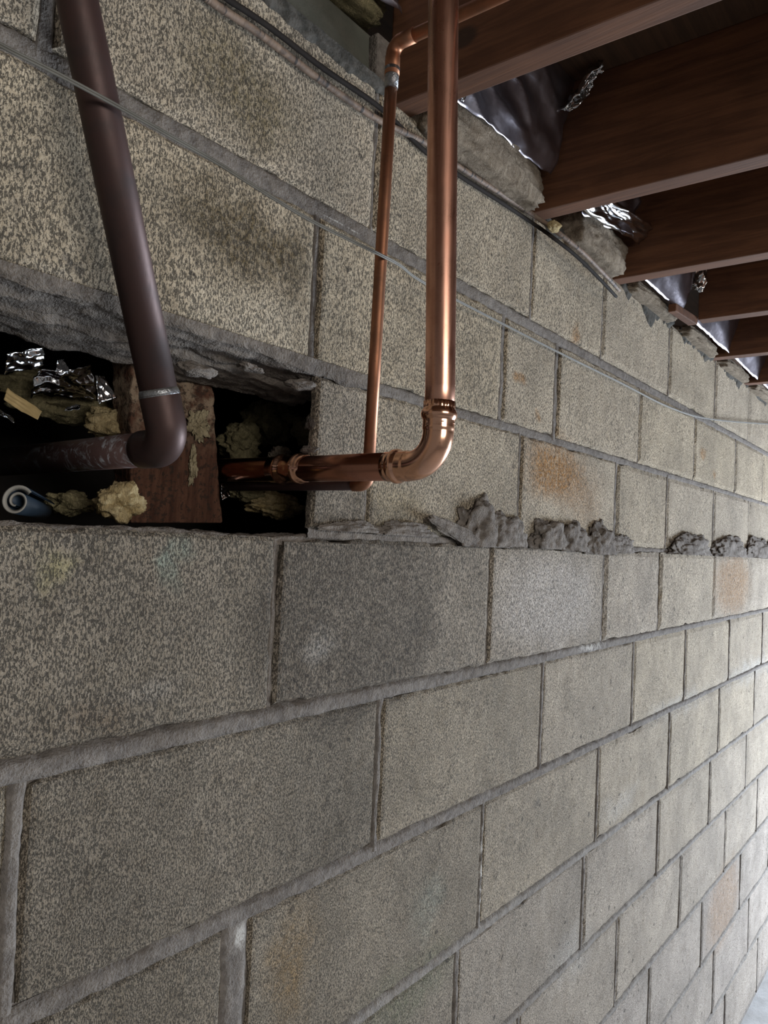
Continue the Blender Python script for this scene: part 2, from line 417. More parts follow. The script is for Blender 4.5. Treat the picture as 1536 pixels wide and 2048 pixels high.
def block(x0, x1, zb, zt, step, depth, seed, proud=0.0):
    """one concrete block: gridded rough face with ragged, rounded arrises, sides and back"""
    nx = max(4, int(round((x1 - x0) / step))); nz = max(3, int(round(.19 / step)))
    V, F = [], []
    tx, tz, tw = (vnoise(seed, 3.1) * .0025, vnoise(seed, 7.7) * .002, 0)
    rim = min(.005, step * .8)
    for j in range(nz + 1):
        for i in range(nx + 1):
            u, v = i / nx, j / nz
            x = x0 + (x1 - x0) * u
            z = zb(x) + (zt(x) - zb(x)) * v
            y = -proud + tx * (u - .5) + tz * (v - .5) + .0006 * vnoise(x * 40, z * 40, seed) + .001 * vnoise(x * 9, z * 9, seed)
            eu = min(i, nx - i); ev = min(j, nz - j)
            e = min(eu, ev)
            if e == 0:
                y += .004 + .002 * vnoise(x * 70, z * 70, seed + 2)
                j1 = .0022 * vnoise(x * 55, z * 55, seed + 9); j2 = .0022 * vnoise(x * 55, z * 55, seed + 17)
                ch = max(0, vnoise(x * 16, z * 16, seed + 31) - .25) * .012
                if eu == 0: x += (j1 + ch) if i == 0 else (j1 - ch)
                if ev == 0: z += (j2 + ch) if j == 0 else (j2 - ch)
            elif e == 1 and step < .008:
                y += .0006 + .0006 * vnoise(x * 90, z * 90, seed)
            V.append((x, y, z))
    W_ = nx + 1
    for j in range(nz):
        for i in range(nx):
            a = j * W_ + i
            F.append((a, a + 1, a + W_ + 1, a + W_))
    ring = [i for i in range(W_)] + [j * W_ + nx for j in range(1, nz + 1)] + [nz * W_ + i for i in range(nx - 1, -1, -1)] + [j * W_ for j in range(nz - 1, 0, -1)]
    k = len(V)
    for r in ring: V.append((V[r][0], depth, V[r][2]))
    n = len(ring)
    for q in range(n):
        q2 = (q + 1) % n
        F.append((ring[q2], ring[q], k + q, k + q2))
    F.append(tuple(k + q for q in range(n - 1, -1, -1)))
    return V, F
bi = 0
for r in range(11):
    heads = HEAD[r] + [(HEAD[r][-1][0] + .455, .006)]
    for (xa, wa), (xb, wb) in zip(heads[:-1], heads[1:]):
        if r == 2 and abs(xa - .12) < 1e-6: continue
        x0, x1 = xa + wa / 2, min(xb - wb / 2, XR)
        if x1 - x0 < .05: continue
        if r == 2 and abs(xb - .12) < 1e-6: x1 = HOLE[0]
        zb = lambda x, r=r: BEDZ[r + 1] + bed_t(r + 1, x) / 2 + .0015 * vnoise(x * 12, r)
        zt = lambda x, r=r: BEDZ[r] - bed_t(r, x) / 2 + .0015 * vnoise(x * 12, r + 50)
        near = x0 < 1.3 and x1 > .15
        step = .005 if near else (.012 if x0 < 2.6 and x1 > .1 else .03)
        cut = (r == 2 and abs(xa - .588) < 1e-6)
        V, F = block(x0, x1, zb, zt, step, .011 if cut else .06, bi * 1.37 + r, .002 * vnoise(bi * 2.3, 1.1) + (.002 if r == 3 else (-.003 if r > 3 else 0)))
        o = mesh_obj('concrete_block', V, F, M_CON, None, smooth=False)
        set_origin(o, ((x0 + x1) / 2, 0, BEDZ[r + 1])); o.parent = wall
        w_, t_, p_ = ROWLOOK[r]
        o['warm'] = max(0., min(1., w_ + rnd.uniform(-.15, .15))); fx = min(1, max(0, (x0 - .25) / 1.1)); o['tint'] = (t_ * (1 - fx) + 1.04 * fx) * rnd.uniform(.94, 1.06); o['pore'] = p_ * rnd.uniform(.95, 1.05)  # lower courses darker to the left: dirt plus light falloff painted into tint
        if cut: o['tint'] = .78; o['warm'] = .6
        bi += 1

# mortar joints: ribbons with a tooled or squeezed-out section
def joint_ribbon(name, pts_fn, s0, s1, step, width_fn, proud_fn, mat, seed, parent=wall, prof=6):
    n = max(3, int((s1 - s0) / step)); V, F = [], []
    for i in range(n + 1):
        s = s0 + (s1 - s0) * i / n
        cx, cz, horiz = pts_fn(s)
        w = width_fn(s) * (1 + .22 * vnoise(s * 30, seed) + .14 * vnoise(s * 110, seed)) / 2
        w2 = width_fn(s) * (1 + .22 * vnoise(s * 30, seed + 40) + .14 * vnoise(s * 110, seed + 40)) / 2
        pr = proud_fn(s)
        for k in range(prof + 1):
            a = k / prof * 2 - 1
            d = a * (w if a < 0 else w2) + .0008 * vnoise(s * 120, k, seed)
            y = .005 - (pr + .005) * (1 - abs(a) ** 4) + .0016 * vnoise(s * 90, k * 3.3, seed + 5)
            if k in (0, prof): y = .0075
            V.append((cx, y, cz + d) if horiz else (cx + d, y, cz))
    for i in range(n):
        for k in range(prof):
            a = i * (prof + 1) + k; F.append((a, a + prof + 1, a + prof + 2, a + 1))
    o = mesh_obj(name, V, F, mat, None, smooth=True)
    recalc(o)
    set_origin(o, V[0]); o.parent = parent
    return o
for k in range(1, 11):
    def proud(x, k=k):
        if k == 4: return .001 + .007 * max(0, 1 - max(0, x - .1) / .85) + .002 * vnoise(x * 14, 3)
        return -.0022 + .002 * vnoise(x * 17, k)
    zc = lambda x, k=k: (x, BEDZ[k] + .002 * vnoise(x * 5, k * 3.), True)
    wf = lambda x, k=k: bed_t(k, x) + .003
    mt = M_MOR if k < 6 else M_MORL
    if k == 2:
        joint_ribbon('bed_joint', zc, -.8, .10, .01, wf, proud, mt, k)
        joint_ribbon('bed_joint', zc, .60, XR, .008, wf, proud, mt, k)
    elif k == 3:
        joint_ribbon('bed_joint', zc, -.8, .10, .01, wf, proud, M_MOR2, k)
        joint_ribbon('bed_joint', zc, .585, XR, .008, wf, proud, M_MOR2, k)
    else:
        joint_ribbon('bed_joint', zc, -.8, XR, .007, wf, proud, mt, k)
for r in range(11):
    for (x, w) in HEAD[r]:
        if w <= 0 or x > XR - .1 or x < -.3: continue
        za, zb_ = BEDZ[r + 1], BEDZ[r] - (.008 if r == 3 else 0)
        lean = 0
        joint_ribbon('head_joint', lambda s, x=x: (x + .0015 * vnoise(s * 9, x), s, False), za, zb_, .008,
                     lambda s, w=w: w + .003, lambda s, x=x: -.003 + .002 * vnoise(s * 20, x * 9), M_MOR if r != 3 else M_MOR2, x * 13 + r)

# crumbled mortar squeezed out on the ledge under the third course
def glob(x0, x1, z, h, d, seed, mat=M_MOR2, y0=-.001):
    bm = bmesh.new(); bmesh.ops.create_icosphere(bm, subdivisions=5, radius=1)
    for v in bm.verts:
        q = v.co.normalized()
        k = 1 + .30 * mn.noise(q * 1.6 + Vector((seed, 0, 0))) + .20 * mn.noise(q * 4 + Vector((0, seed, 0))) - .16 * abs(mn.noise(q * 7 + Vector((3, seed, 1)))) + .05 * mn.noise(q * 22 + Vector((seed, 3, 1)))
        v.co = Vector((q.x * (x1 - x0) / 2 * k, q.y * d * k, max(-.25, q.z * k) * h))
    me = bpy.data.meshes.new('mortar_glob'); bm.to_mesh(me); bm.free(); me.materials.append(mat)
    me.polygons.foreach_set('use_smooth', [True] * len(me.polygons))
    o = bpy.data.objects.new('mortar_glob', me); COL.objects.link(o)
    o.location = ((x0 + x1) / 2, y0, z); o.parent = wall
    return o
def glob_px(xa, xb, ytop, ybot, d, seed):
    a = at(xa, ybot); b = at(xb, ybot); t = at((xa + xb) / 2, ytop)
    zb = (a[2] + b[2]) / 2
    return glob(a[0], b[0], zb + .004, (t[2] - zb) * 1.0, d, seed)
for q in [(905, 1010, 1005, 1080, .016, 1), (960, 1050, 1030, 1085, .016, 9), (1055, 1130, 1040, 1090, .018, 2), (1105, 1175, 1048, 1095, .016, 3), (1165, 1225, 1050, 1100, .017, 4), (1200, 1265, 1072, 1102, .012, 5),
          (1335, 1420, 1070, 1104, .018, 6), (1425, 1490, 1076, 1108, .018, 7), (1485, 1540, 1078, 1110, .018, 8), (1525, 1580, 1080, 1112, .018, 10), (640, 760, 1048, 1066, .008, 11), (740, 870, 1050, 1072, .009, 12)]:
    glob_px(*q)
a, b = at(850, 1052), at(938, 1078)
pal = lump('mortar_flake', ((a[0] + b[0]) / 2, -.012, (a[2] + b[2]) / 2 + .003), ((b[0] - a[0]) * .58, .006, .0115), M_MOR2, 27, .38, 1.6, 5, None, .12)
pal.rotation_euler = (0, .22, 0); pal.parent = wall

# dark smears of mortar along the top of the wall
def top_smear(x0, x1, drop, seed):
    n = int((x1 - x0) / .002); V, F = [], []
    for i in range(n + 1):
        x = x0 + (x1 - x0) * i / n
        env = min(1, i / n * 8, (n - i) / n * 8)
        f = .42 + .8 * vnoise(x * 11, seed) + .28 * vnoise(x * 47, seed + 3) + .10 * vnoise(x * 130, seed + 5)
        dd = drop * max(.05, f) * env
        for k in range(5):
            v = k / 4
            z = .602 - (dd + .010) * v
            V.append((x + .002 * v * vnoise(x * 60, 8, seed), -.0042 + .0012 * vnoise(x * 60, z * 60, seed) + (.006 if k == 4 else 0), z))
    for i in range(n):
        for k in range(4):
            a = i * 5 + k; F.append((a, a + 1, a + 6, a + 5))
    o = recalc(mesh_obj('mortar_smear', V, F, M_SMEAR, None, smooth=True)); set_origin(o, V[0]); o.parent = wall
top_smear(.45, .70, 0.0219, 1); top_smear(1.13, 1.42, 0.0437, 2); top_smear(1.5, 1.85, 0.0547, 5); top_smear(1.9, 2.25, 0.0437, 8); top_smear(2.3, 2.65, 0.0547, 11); top_smear(2.7, 3.4, 0.0547, 15)

# parged cement closing the wall top left of the first joist
pp = boxmesh('parged_panel', [(.28, .012, .594), (.712, .012, .594), (.712, .09, .594), (.28, .09, .594), (.28, .02, .672), (.712, .02, .672), (.712, .09, .672), (.28, .09, .672)], M_PARGE, .004)
pp.parent = wall
pe = boxmesh('parged_panel', [(.664, .000, .590), (.709, .0, .590), (.709, .02, .590), (.664, .02, .590), (.668, .004, .668), (.709, .004, .668), (.709, .02, .668), (.668, .02, .668)], M_MOR2, .003)
pe.parent = wall

# rough mortar soffit left over the hole and chipped reveal
def rough_slab(name, x0, x1, y0, y1, ztop, zbot, mat, seed, step=.0032):
    nx = int((x1 - x0) / step); ny = int((y1 - y0) / step); V, F = [], []
    for j in range(ny + 1):
        for i in range(nx + 1):
            x = x0 + (x1 - x0) * i / nx; v = j / ny; y = y0 + (y1 - y0) * v
            z = zbot(x, v) + .005 * mn.fractal(Vector((x * 18, y * 70, seed)), .8, 2.1, 5) - .006 * abs(vnoise(x * 9, y * 55, seed + 4)) + .004 * vnoise(x * 6, y * 90, seed + 9)
            V.append((x, y + (.003 * vnoise(x * 40, 2, seed) if j == 0 else 0), z))
    W_ = nx + 1
    for j in range(ny):
        for i in range(nx):
            a = j * W_ + i; F.append((a, a + 1, a + W_ + 1, a + W_))
    k = len(V)
    for j in range(ny + 1):
        for i in range(nx + 1):
            if i in (0, nx) or j in (0, ny): pass
    # close: front skirt and back skirt up to ztop
    for row, yy in ((0, y0), (ny, y1)):
        base = len(V)
        for i in range(nx + 1):
            x = x0 + (x1 - x0) * i / nx; V.append((x, yy, ztop))
        for i in range(nx):
            a = row * W_ + i; F.append((a, base + i, base + i + 1, a + 1))
    o = recalc(mesh_obj(name, V, F, mat, None, smooth=True)); set_origin(o, V[0]); o.parent = wall
    return o
rough_slab('mortar_soffit', .10, .690, -.001, .052, .216, lambda x, v: .2035 - .006 * v - .006 * max(0, min(1, (x - .5) / .12)), M_MOR2, 3)
rough_slab('mortar_soffit', .10, .640, .046, .102, .22, lambda x, v: .1915 - .008 * v - .004 * max(0, (x - .4) / .2), M_MOR2, 8)
for (px, py, w, h, d, sd) in [(625, 845, .010, .016, .01, 31), (622, 900, .016, .008, .012, 33), (395, 740, .035, .010, .012, 35), (600, 770, .03, .009, .012, 37), (500, 735, .03, .006, .01, 38)]:
    p = at(px, py, .012 if px > 590 else .02)
    g = lump('mortar_chip', p, (w * .6, d, h * .7), M_MOR2, sd, .4, 2, 4); g.parent = wall

# ------------------------------------------------------------------ rest of the shell
def quad_box(name, x0, x1, y0, y1, z0, z1, mat, kind='structure'):
    o = boxmesh(name, [(x0, y0, z0), (x1, y0, z0), (x1, y1, z0), (x0, y1, z0), (x0, y0, z1), (x1, y0, z1), (x1, y1, z1), (x0, y1, z1)], mat, 0)
    o['kind'] = kind; return o
quad_box('floor', -2.5, 6.2, -4.2, .1, -1.75, -1.645, M_FLOOR)
quad_box('ceiling', -2.5, 6.2, -4.2, .6, .80, .83, M_SUB)
# added dark box behind the knocked-out block, keeps world light out of the hole
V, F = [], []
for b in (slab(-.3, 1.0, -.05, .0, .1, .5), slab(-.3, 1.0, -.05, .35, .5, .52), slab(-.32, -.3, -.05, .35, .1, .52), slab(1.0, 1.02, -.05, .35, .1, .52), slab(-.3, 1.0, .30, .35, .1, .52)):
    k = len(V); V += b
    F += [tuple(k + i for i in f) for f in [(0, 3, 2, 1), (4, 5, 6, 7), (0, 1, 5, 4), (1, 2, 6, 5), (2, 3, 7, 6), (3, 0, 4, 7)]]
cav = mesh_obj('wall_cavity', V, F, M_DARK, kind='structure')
# top ledge of the course under the hole
led = rough_slab('mortar_ledge', .12, .60, .004, .1, -.005, lambda x, v: .0065 - .002 * v, M_MOR2, 14)

# ------------------------------------------------------------------ joists
def joist(i, label, y_end, y_room=-2.6, ztop=.80, group='floor joists resting on the block wall'):
    xa, xb = jx(i, y_end), jx(i, y_room); w = .038
    c = [(xa - w, y_end, JZ), (xb - w, y_room, JZ), (xb, y_room, JZ), (xa, y_end, JZ)]
    c += [(x, y, ztop) for x, y, z in c]
    j = boxmesh('floor_joist', c, M_JOIST, .0025)
    tag(j, label, 'joist', group)
    return j
JL = ['reddish brown joist just behind the shiny vertical copper pipe, crossing the top of the frame',
      'broad dark joist right of the large sagging foil batt, second from the tall copper pipe',
      'third brown joist from the copper pipe, right of the brightly lit crumpled foil',
      'fourth joist from the copper pipe, with a short wood block under its end',
      'fifth joist from the copper pipe, right of the small foil batt',
      'sixth joist from the copper pipe, a thin dark sliver at the right edge',
      'seventh joist from the copper pipe, the farthest sliver at the right edge']
for i in range(7):
    joist(i, JL[i], [.01, .008, .008, -.068, .008, .008, .008][i])
# short block under the end of the fourth joist
p = at(1372, 655, -.045)
hb = boxmesh('wood_block', [(1.70, -.054, .578), (1.832, -.066, .578), (1.832, -.044, .578), (1.70, -.036, .578), (1.70, -.054, .597), (1.832, -.066, .597), (1.832, -.044, .597), (1.70, -.036, .597)], M_JOIST, .002)
tag(hb, 'short brown wood block under the third foil batt, touching the fourth joist', 'block')

# ------------------------------------------------------------------ foil faced batts
def crumple(name, quad, nu, nv, amp, seed, mat, parent, fold=1.0, thick=.0003):
    """crumpled sheet over a quad of 3D points (bl, br, tr, tl)"""
    bl, br, tr, tl = [Vector(q) for q in quad]
    nrm = (br - bl).cross(tl - bl).normalized(); V, F = [], []
    for side in (0, 1):
        for j in range(nv + 1):
            for i in range(nu + 1):
                u, v = i / nu, j / nv
                p = (bl * (1 - u) + br * u) * (1 - v) + (tl * (1 - u) + tr * u) * v
                d = mn.fractal(Vector((u * 2.3 * fold + seed, v * 1.9 * fold, seed)), 1, 2, 3)
                ridge = 1 - abs(mn.noise(Vector((u * 3 * fold + v * 2.1, v * 2.5 * fold - u * 1.3, seed + 4)))) * 2
                h = amp * (d * .8 + ridge * .55 - .4)
                edge = .2 * amp * vnoise(u * 14, v * 14, seed + 8)
                V.append(p + nrm * (h - side * thick) + (tl - bl).normalized() * edge)
    W_ = nu + 1; N = W_ * (nv + 1)
    for j in range(nv):
        for i in range(nu):
            a = j * W_ + i; F.append((a, a + 1, a + W_ + 1, a + W_)); F.append((N + a, N + a + W_, N + a + W_ + 1, N + a + 1))
    rim = [i for i in range(W_)] + [j * W_ + nu for j in range(1, nv + 1)] + [nv * W_ + i for i in range(nu - 1, -1, -1)] + [j * W_ for j in range(nv - 1, 0, -1)]
    for q in range(len(rim)):
        a, b = rim[q], rim[(q + 1) % len(rim)]; F.append((b, a, N + a, N + b))
    o = mesh_obj(name, V, F, mat, None, smooth=True)
    set_origin(o, bl)
    if parent: adopt(o, parent)
    return o
def slump(name, x0, x1, y0, y1, z0, z1, mat, seed, parent):
    """soft fibreglass end of a batt: a superellipsoid with woolly relief"""
    bm = bmesh.new(); bmesh.ops.create_icosphere(bm, subdivisions=5, radius=1)
    for v in bm.verts:
        q = v.co.normalized(); m = max(abs(q.x), abs(q.y), abs(q.z))
        c = q.lerp(q / m, .62)
        k = 1 + .10 * mn.fractal(q * 2.2 + Vector((seed, 0, 0)), 1, 2, 5) + .05 * mn.noise(Vector((q.x * 9, q.y * 6, q.z * 20 + seed)))
        v.co = Vector(((x0 + x1) / 2 + c.x * k * (x1 - x0) / 2, (y0 + y1) / 2 + c.y * k * (y1 - y0) / 2, (z0 + z1) / 2 + c.z * k * (z1 - z0) / 2))
    me = bpy.data.meshes.new(name); bm.to_mesh(me); bm.free(); me.materials.append(mat)
    me.polygons.foreach_set('use_smooth', [True] * len(me.polygons))
    o = bpy.data.objects.new(name, me); COL.objects.link(o); set_origin(o, ((x0 + x1) / 2, (y0 + y1) / 2, z0))
    adopt(o, parent); return o
# 1: between first and second joist
b1 = thing('insulation_batt', 'large sagging foil faced batt with torn grey fibreglass, right of the tall copper pipe', 'insulation', (.91, 0, .60), 'foil faced batts between the joists')
slump('fibreglass', .748, 1.082, -.040, .07, .572, .652, M_GREYFIB, 2, b1)
crumple('foil_facing', [(.752, -.046, .615), (1.078, -.046, .640), (1.082, -.075, .795), (.757, -.075, .795)], 60, 44, .020, 3.3, M_FOIL, b1, .75)
crumple('foil_flap', [(1.045, -.070, .725), (1.078, -.085, .742), (1.080, -.125, .79), (1.056, -.13, .795)], 24, 24, .02, 8.1, M_FOIL2, b1, 1.4)
crumple('foil_flap', [(.752, -.050, .612), (.79, -.052, .616), (.79, -.060, .668), (.757, -.056, .668)], 16, 16, .010, 11.0, M_FOIL2, b1, 1.5)
# 2
b2 = thing('insulation_batt', 'foil batt with a bright crumpled lower lip between the second and third joists', 'insulation', (1.3, 0, .60), 'foil faced batts between the joists')
slump('fibreglass', 1.20, 1.452, -.042, .07, .573, .655, M_GREYFIB, 5, b2)
crumple('foil_facing', [(1.165, -.05, .618), (1.45, -.052, .655), (1.455, -.062, .79), (1.19, -.062, .79)], 48, 36, .02, 6.7, M_FOIL, b2)
crumple('foil_lip', [(1.16, -.050, .612), (1.455, -.054, .652), (1.45, -.085, .680), (1.20, -.08, .648)], 44, 16, .014, 14.5, M_FOIL2, b2, 1.0)
# 3
b3 = thing('insulation_batt', 'smooth bluish foil batt between the third and fourth joists with dirty ragged edge', 'insulation', (1.68, 0, .60), 'foil faced batts between the joists')
slump('fibreglass', 1.52, 1.82, -.028, .07, .580, .612, M_GREYFIB, 9, b3)
crumple('foil_facing', [(1.535, -.036, .606), (1.775, -.044, .594), (1.77, -.105, .785), (1.55, -.105, .785)], 40, 30, .010, 9.9, M_FOIL, b3, .6)
crumple('foil_flap', [(1.772, -.060, .66), (1.812, -.085, .65), (1.815, -.1, .76), (1.785, -.07, .77)], 20, 24, .016, 17.5, M_FOIL2, b3, 1.6)
# 4
b4 = thing('insulation_batt', 'small foil batt tucked between the fourth and fifth joists', 'insulation', (2.05, 0, .60), 'foil faced batts between the joists')
slump('fibreglass', 1.90, 2.20, -.028, .07, .578, .612, M_GREYFIB, 12, b4)
crumple('foil_facing', [(1.90, -.036, .603), (2.20, -.045, .594), (2.20, -.105, .785), (1.91, -.105, .785)], 36, 26, .010, 12.4, M_FOIL, b4, .6)
# 5
b5 = thing('insulation_batt', 'foil batt between the fifth and sixth joists near the right edge', 'insulation', (2.43, 0, .60), 'foil faced batts between the joists')
slump('fibreglass', 2.27, 2.585, -.028, .07, .578, .612, M_GREYFIB, 15, b5)
crumple('foil_facing', [(2.28, -.036, .603), (2.585, -.045, .594), (2.58, -.105, .785), (2.29, -.105, .785)], 36, 26, .010, 15.8, M_FOIL, b5, .6)
# 6
b6 = thing('insulation_batt', 'last scrap of foil batt between the sixth and seventh joists at the right edge', 'insulation', (2.8, 0, .60), 'foil faced batts between the joists')
slump('fibreglass', 2.65, 2.965, -.028, .07, .578, .612, M_GREYFIB, 18, b6)
crumple('foil_facing', [(2.66, -.036, .603), (2.965, -.045, .594), (2.96, -.105, .785), (2.67, -.105, .785)], 36, 26, .010, 21.8, M_FOIL, b6, .6)
# 0: above the parged panel, left of the first joist
b0 = thing('insulation_batt', 'dark foil batt above the parged panel, upper left of the elbowed thin pipe', 'insulation', (.5, .03, .68), 'foil faced batts between the joists')
slump('fibreglass', .36, .695, .0, .09, .684, .74, M_DIRTFIB, 22, b0)
crumple('foil_facing', [(.36, -.008, .70), (.695, -.008, .70), (.695, -.03, .79), (.36, -.03, .79)], 40, 20, .02, 26.1, M_FOIL, b0)
wad = lump('fibreglass_tuft', at(1107, 452, -.045), (.015, .010, .008), M_YELFIB, 4, .4, 2.5, 4)
tag(wad, 'small tan fibreglass tuft stuck under the second joist end on the old cables', 'fibreglass tuft')

# ------------------------------------------------------------------ tall new copper pipe with press elbow and coupling
R = .0143
top = Vector((.5045, -.21, .797)); low = at(878, 830, -.21); low = Vector(low)
ZH = .0795
ex = low.x
cu = thing('copper_pipe', 'shiny new copper pipe dropping to a press elbow and turning into the wall hole', 'pipe', (ex, -.21, ZH))
tube('riser_tube', [top, top.lerp(Vector((ex, -.21, ZH + .075)), .5), Vector((ex, -.21, ZH + .075)), Vector((ex, -.21, ZH + .035))], R, M_NEW, cu, 48)
BR = .031
path, rad = [], []
def flute(base): return lambda a: base * (1 + .016 * (1 if math.sin(a * 26) > 0 else -1))
vert = [(0.060, flute(R * 1.055)), (.0545, flute(R * 1.055)), (.0540, R * 1.05), (.0530, R * 1.06), (.0515, R * 1.15), (.0490, R * 1.21), (.0465, R * 1.21), (.0440, R * 1.14), (.0425, R * 1.07), (.0415, R * 1.06),
        (.036, R * 1.065), (.0335, R * 1.065), (.0325, R * 1.03)]
z0 = ZH + BR - .003
for h, q in vert: path.append(Vector((ex, -.21, ZH + h))); rad.append(q)
zc = ZH + BR; yc = -.21 + BR
nb = 18
for i in range(0, nb + 1):
    a = math.pi / 2 * i / nb
    path.append(Vector((ex, yc - BR * math.cos(a), zc - BR * math.sin(a)))); rad.append(R * 1.035)
hor = [(q[0], q[1]) for q in vert][::-1]
for h, q in hor: path.append(Vector((ex, -.21 + h, ZH))); rad.append(q if not callable(q) else R * 1.055)
el = tube('elbow', path, rad, M_FIT, cu, 104)
tube('horizontal_tube', [(ex, -.21 + .05, ZH), (ex, -.05, ZH + .0008), (ex + .002, .11, ZH + .0035), (ex + .005, .26, ZH + .006)], R, M_NEW_SHADED, cu, 48)
y0 = -.030
cp = [(-.0045, R * 1.0), (-.004, R * 1.06), (.004, R * 1.06), (.006, R * 1.16), (.009, R * 1.22), (.012, R * 1.16), (.014, R * 1.07), (.028, R * 1.06), (.031, R * 1.07), (.034, R * 1.18), (.037, R * 1.22), (.040, R * 1.16), (.042, R * 1.06), (.052, R * 1.06), (.0525, R * 1.0)]
tube('coupling', [(ex + .001, y0 + s, ZH + .0016) for s, _ in cp], [q for _, q in cp], M_FIT, cu, 64)
# small press dimples on the elbow sleeves
for (dx, dz) in ((-.0095, .0392), (.004, .0392)):
    d = lump('press_mark', (ex + dx, -.21 - math.sqrt((R * 1.07) ** 2 - dx * dx), ZH + dz), (.0022, .0004, .0006), M_FIT, 3, .05, 1, 2); sub(d, el)

# ------------------------------------------------------------------ thin copper pipe
r2 = .0067
sx, sy = .583, -.09
tx, ty, tz = .561, -.116, .537
sm = thing('thin_copper_pipe', 'thin dull copper pipe running up the wall behind the shiny pipe, elbowed at both ends', 'pipe', (sx, sy, .064))
P0, P1 = Vector((sx, sy, .075)), Vector((tx, ty, tz - .012))
tube('riser_tube', [P0, P0.lerp(P1, .33), P0.lerp(P1, .66), P1], r2, M_SMALL, sm, 28)
def bend(c0, d0, d1, rad_, n=10):
    """quarter bend: starts at c0 going d0, ends going d1"""
    c0, d0, d1 = Vector(c0), Vector(d0), Vector(d1); out = []
    cen = c0 + d1 * rad_
    for i in range(n + 1):
        a = math.pi / 2 * i / n
        out.append(cen - d1 * rad_ * math.cos(a) + d0 * rad_ * math.sin(a))
    return out
lo = [Vector((sx, sy, .088)), Vector((sx, sy, .080))] + bend((sx, sy, .078), (0, 0, -1), (0, 1, 0), .012) + [Vector((sx - .001, sy + .02, .066))]
tube('elbow', lo, [r2 * 1.15] * len(lo), M_SMALL, sm, 28)
tube('horizontal_tube', [(sx - .001, sy + .016, .066), (sx - .006, .0, .066), (sx - .012, .12, .066), (sx - .015, .25, .066)], r2, M_OLD, sm, 24)
up = [P1 + Vector((0, 0, -.022)), P1 + Vector((0, 0, -.002))] + bend(P1, (0, 0, 1), (0, -1, 0), .012) + [Vector((tx + .001, ty - .028, tz))]
uel = tube('elbow', up, [r2 * 1.2] * 2 + [r2 * 1.14] * (len(up) - 2), M_SMALL, sm, 28)
sub(tube('solder_ring', [P1 + Vector((0, 0, -.036)), P1 + Vector((0, 0, -.022)), P1 + Vector((0, 0, -.014))], [r2 * 1.06, r2 * 1.13, r2 * 1.25], M_SOLD, None, 28), uel)
tube('horizontal_tube', [(tx + .001, ty - .02, tz), (tx + .035, ty - .5, tz + .004), (tx + .075, ty - 1.2, tz + .01)], r2, M_SMALL, sm, 24)

# ------------------------------------------------------------------ tarnished brown pipe on the left
R3 = .0160; YB = -.06
pa = Vector(at(146, -40, YB)); pb = Vector(at(318, 785, YB)); pd = (pb - pa).normalized()
pT = pa - pd * ((.797 - pa.z) / -pd.z) if pd.z else pa
ec = Vector(at(330, 905, YB)); ec = pb + pd * .0
ZB = at(330, 893, YB)[2]
hit = pb + pd * ((ZB - pb.z) / pd.z)
br = thing('brown_copper_pipe', 'large dark brown tarnished copper pipe leaning down the left side into the wall hole', 'pipe', hit)
tube('riser_tube', [pT, pa, pb + pd * .004], R3, M_OLD, br, 48)
# wrought elbow, tight radius
d1 = Vector((-.03, 1, -.01)).normalized(); er = .021
s0 = hit - pd * er
pth = [pb - pd * .002, pb + pd * .002, pb + pd * .010] + [s0]
n = 14
for i in range(1, n + 1):
    t = i / n
    a = math.pi / 2 * t
    pth.append(s0 + pd * er * math.sin(a) + d1 * er * (1 - math.cos(a)))
e1 = pth[-1]
pth += [e1 + d1 * .012, e1 + d1 * .020, e1 + d1 * .0205]
rr = [R3 * 1.01, R3 * 1.085] + [R3 * 1.085] * (len(pth) - 4) + [R3 * 1.085, R3 * 1.0]
el2 = tube('elbow', pth, rr, M_OLD, br, 44)
tube('solder_ring', [pb - pd * .003, pb - pd * .001, pb + pd * .003, pb + pd * .004], [R3 * 1.0, R3 * 1.05, R3 * 1.095, R3 * 1.02], M_SOLD, None, 44); sub(bpy.data.objects['solder_ring.001'], el2)
tube('stub_tube', [e1 + d1 * .01, e1 + d1 * .10, e1 + d1 * .30], R3, M_VERD, br, 40)

# ------------------------------------------------------------------ wires and cables
WY = lambda px: -.083 if px < 300 else (-.083 - .015 * (px - 300) / 465 if px < 766 else max(-.010 - 0, -.098 + .09 * 0))
gw = [(-60, 50, -.070), (0, 90, -.078), (115, 148, -.081), (240, 215, -.083), (340, 272, -.086), (430, 323, -.089), (520, 380, -.097), (620, 440, -.103), (700, 480, -.109), (765, 512, -.1135),
      (800, 531, -.092), (835, 558, -.050), (905, 596, -.022), (1010, 650, -.010), (1120, 706, -.008), (1240, 765, -.008), (1340, 815, -.008), (1420, 838, -.008), (1536, 848, -.008), (1600, 850, -.008)]
gp = smooth_path([at(*q) for q in gw], 5)
wr = thing('twin_wire', 'thin grey twin wire stretched diagonally across the block wall in front of the pipes', 'wire', gp[0])
tube('strand', [p + Vector((0, 0, .0010)) for p in gp], .00115, M_WIRE, wr, 8)
tube('strand', [p + Vector((0, -.0004, -.0011)) for p in gp], .00105, M_WIRE, wr, 8)
ck = [(330, -75), (400, -28), (440, 2), (530, 62), (640, 146), (755, 226), (850, 292), (920, 342), (1000, 393), (1065, 436), (1110, 468), (1160, 508), (1212, 560), (1235, 585)]
cy = lambda a, y: y - .040 * min(1, max(0, (a - 1088) / 30)) + .02 * max(0, (a - 1205) / 30)
c1 = smooth_path([at(a + 7, b - 9, -.008) if a < 850 else at(a - 3, b + 8, cy(a, -.006)) for a, b in ck], 8)
c2 = smooth_path([at(a - 6, b + 9, -.007) if a < 850 else at(a + 3, b - 5, cy(a, -.008)) for a, b in ck], 8)
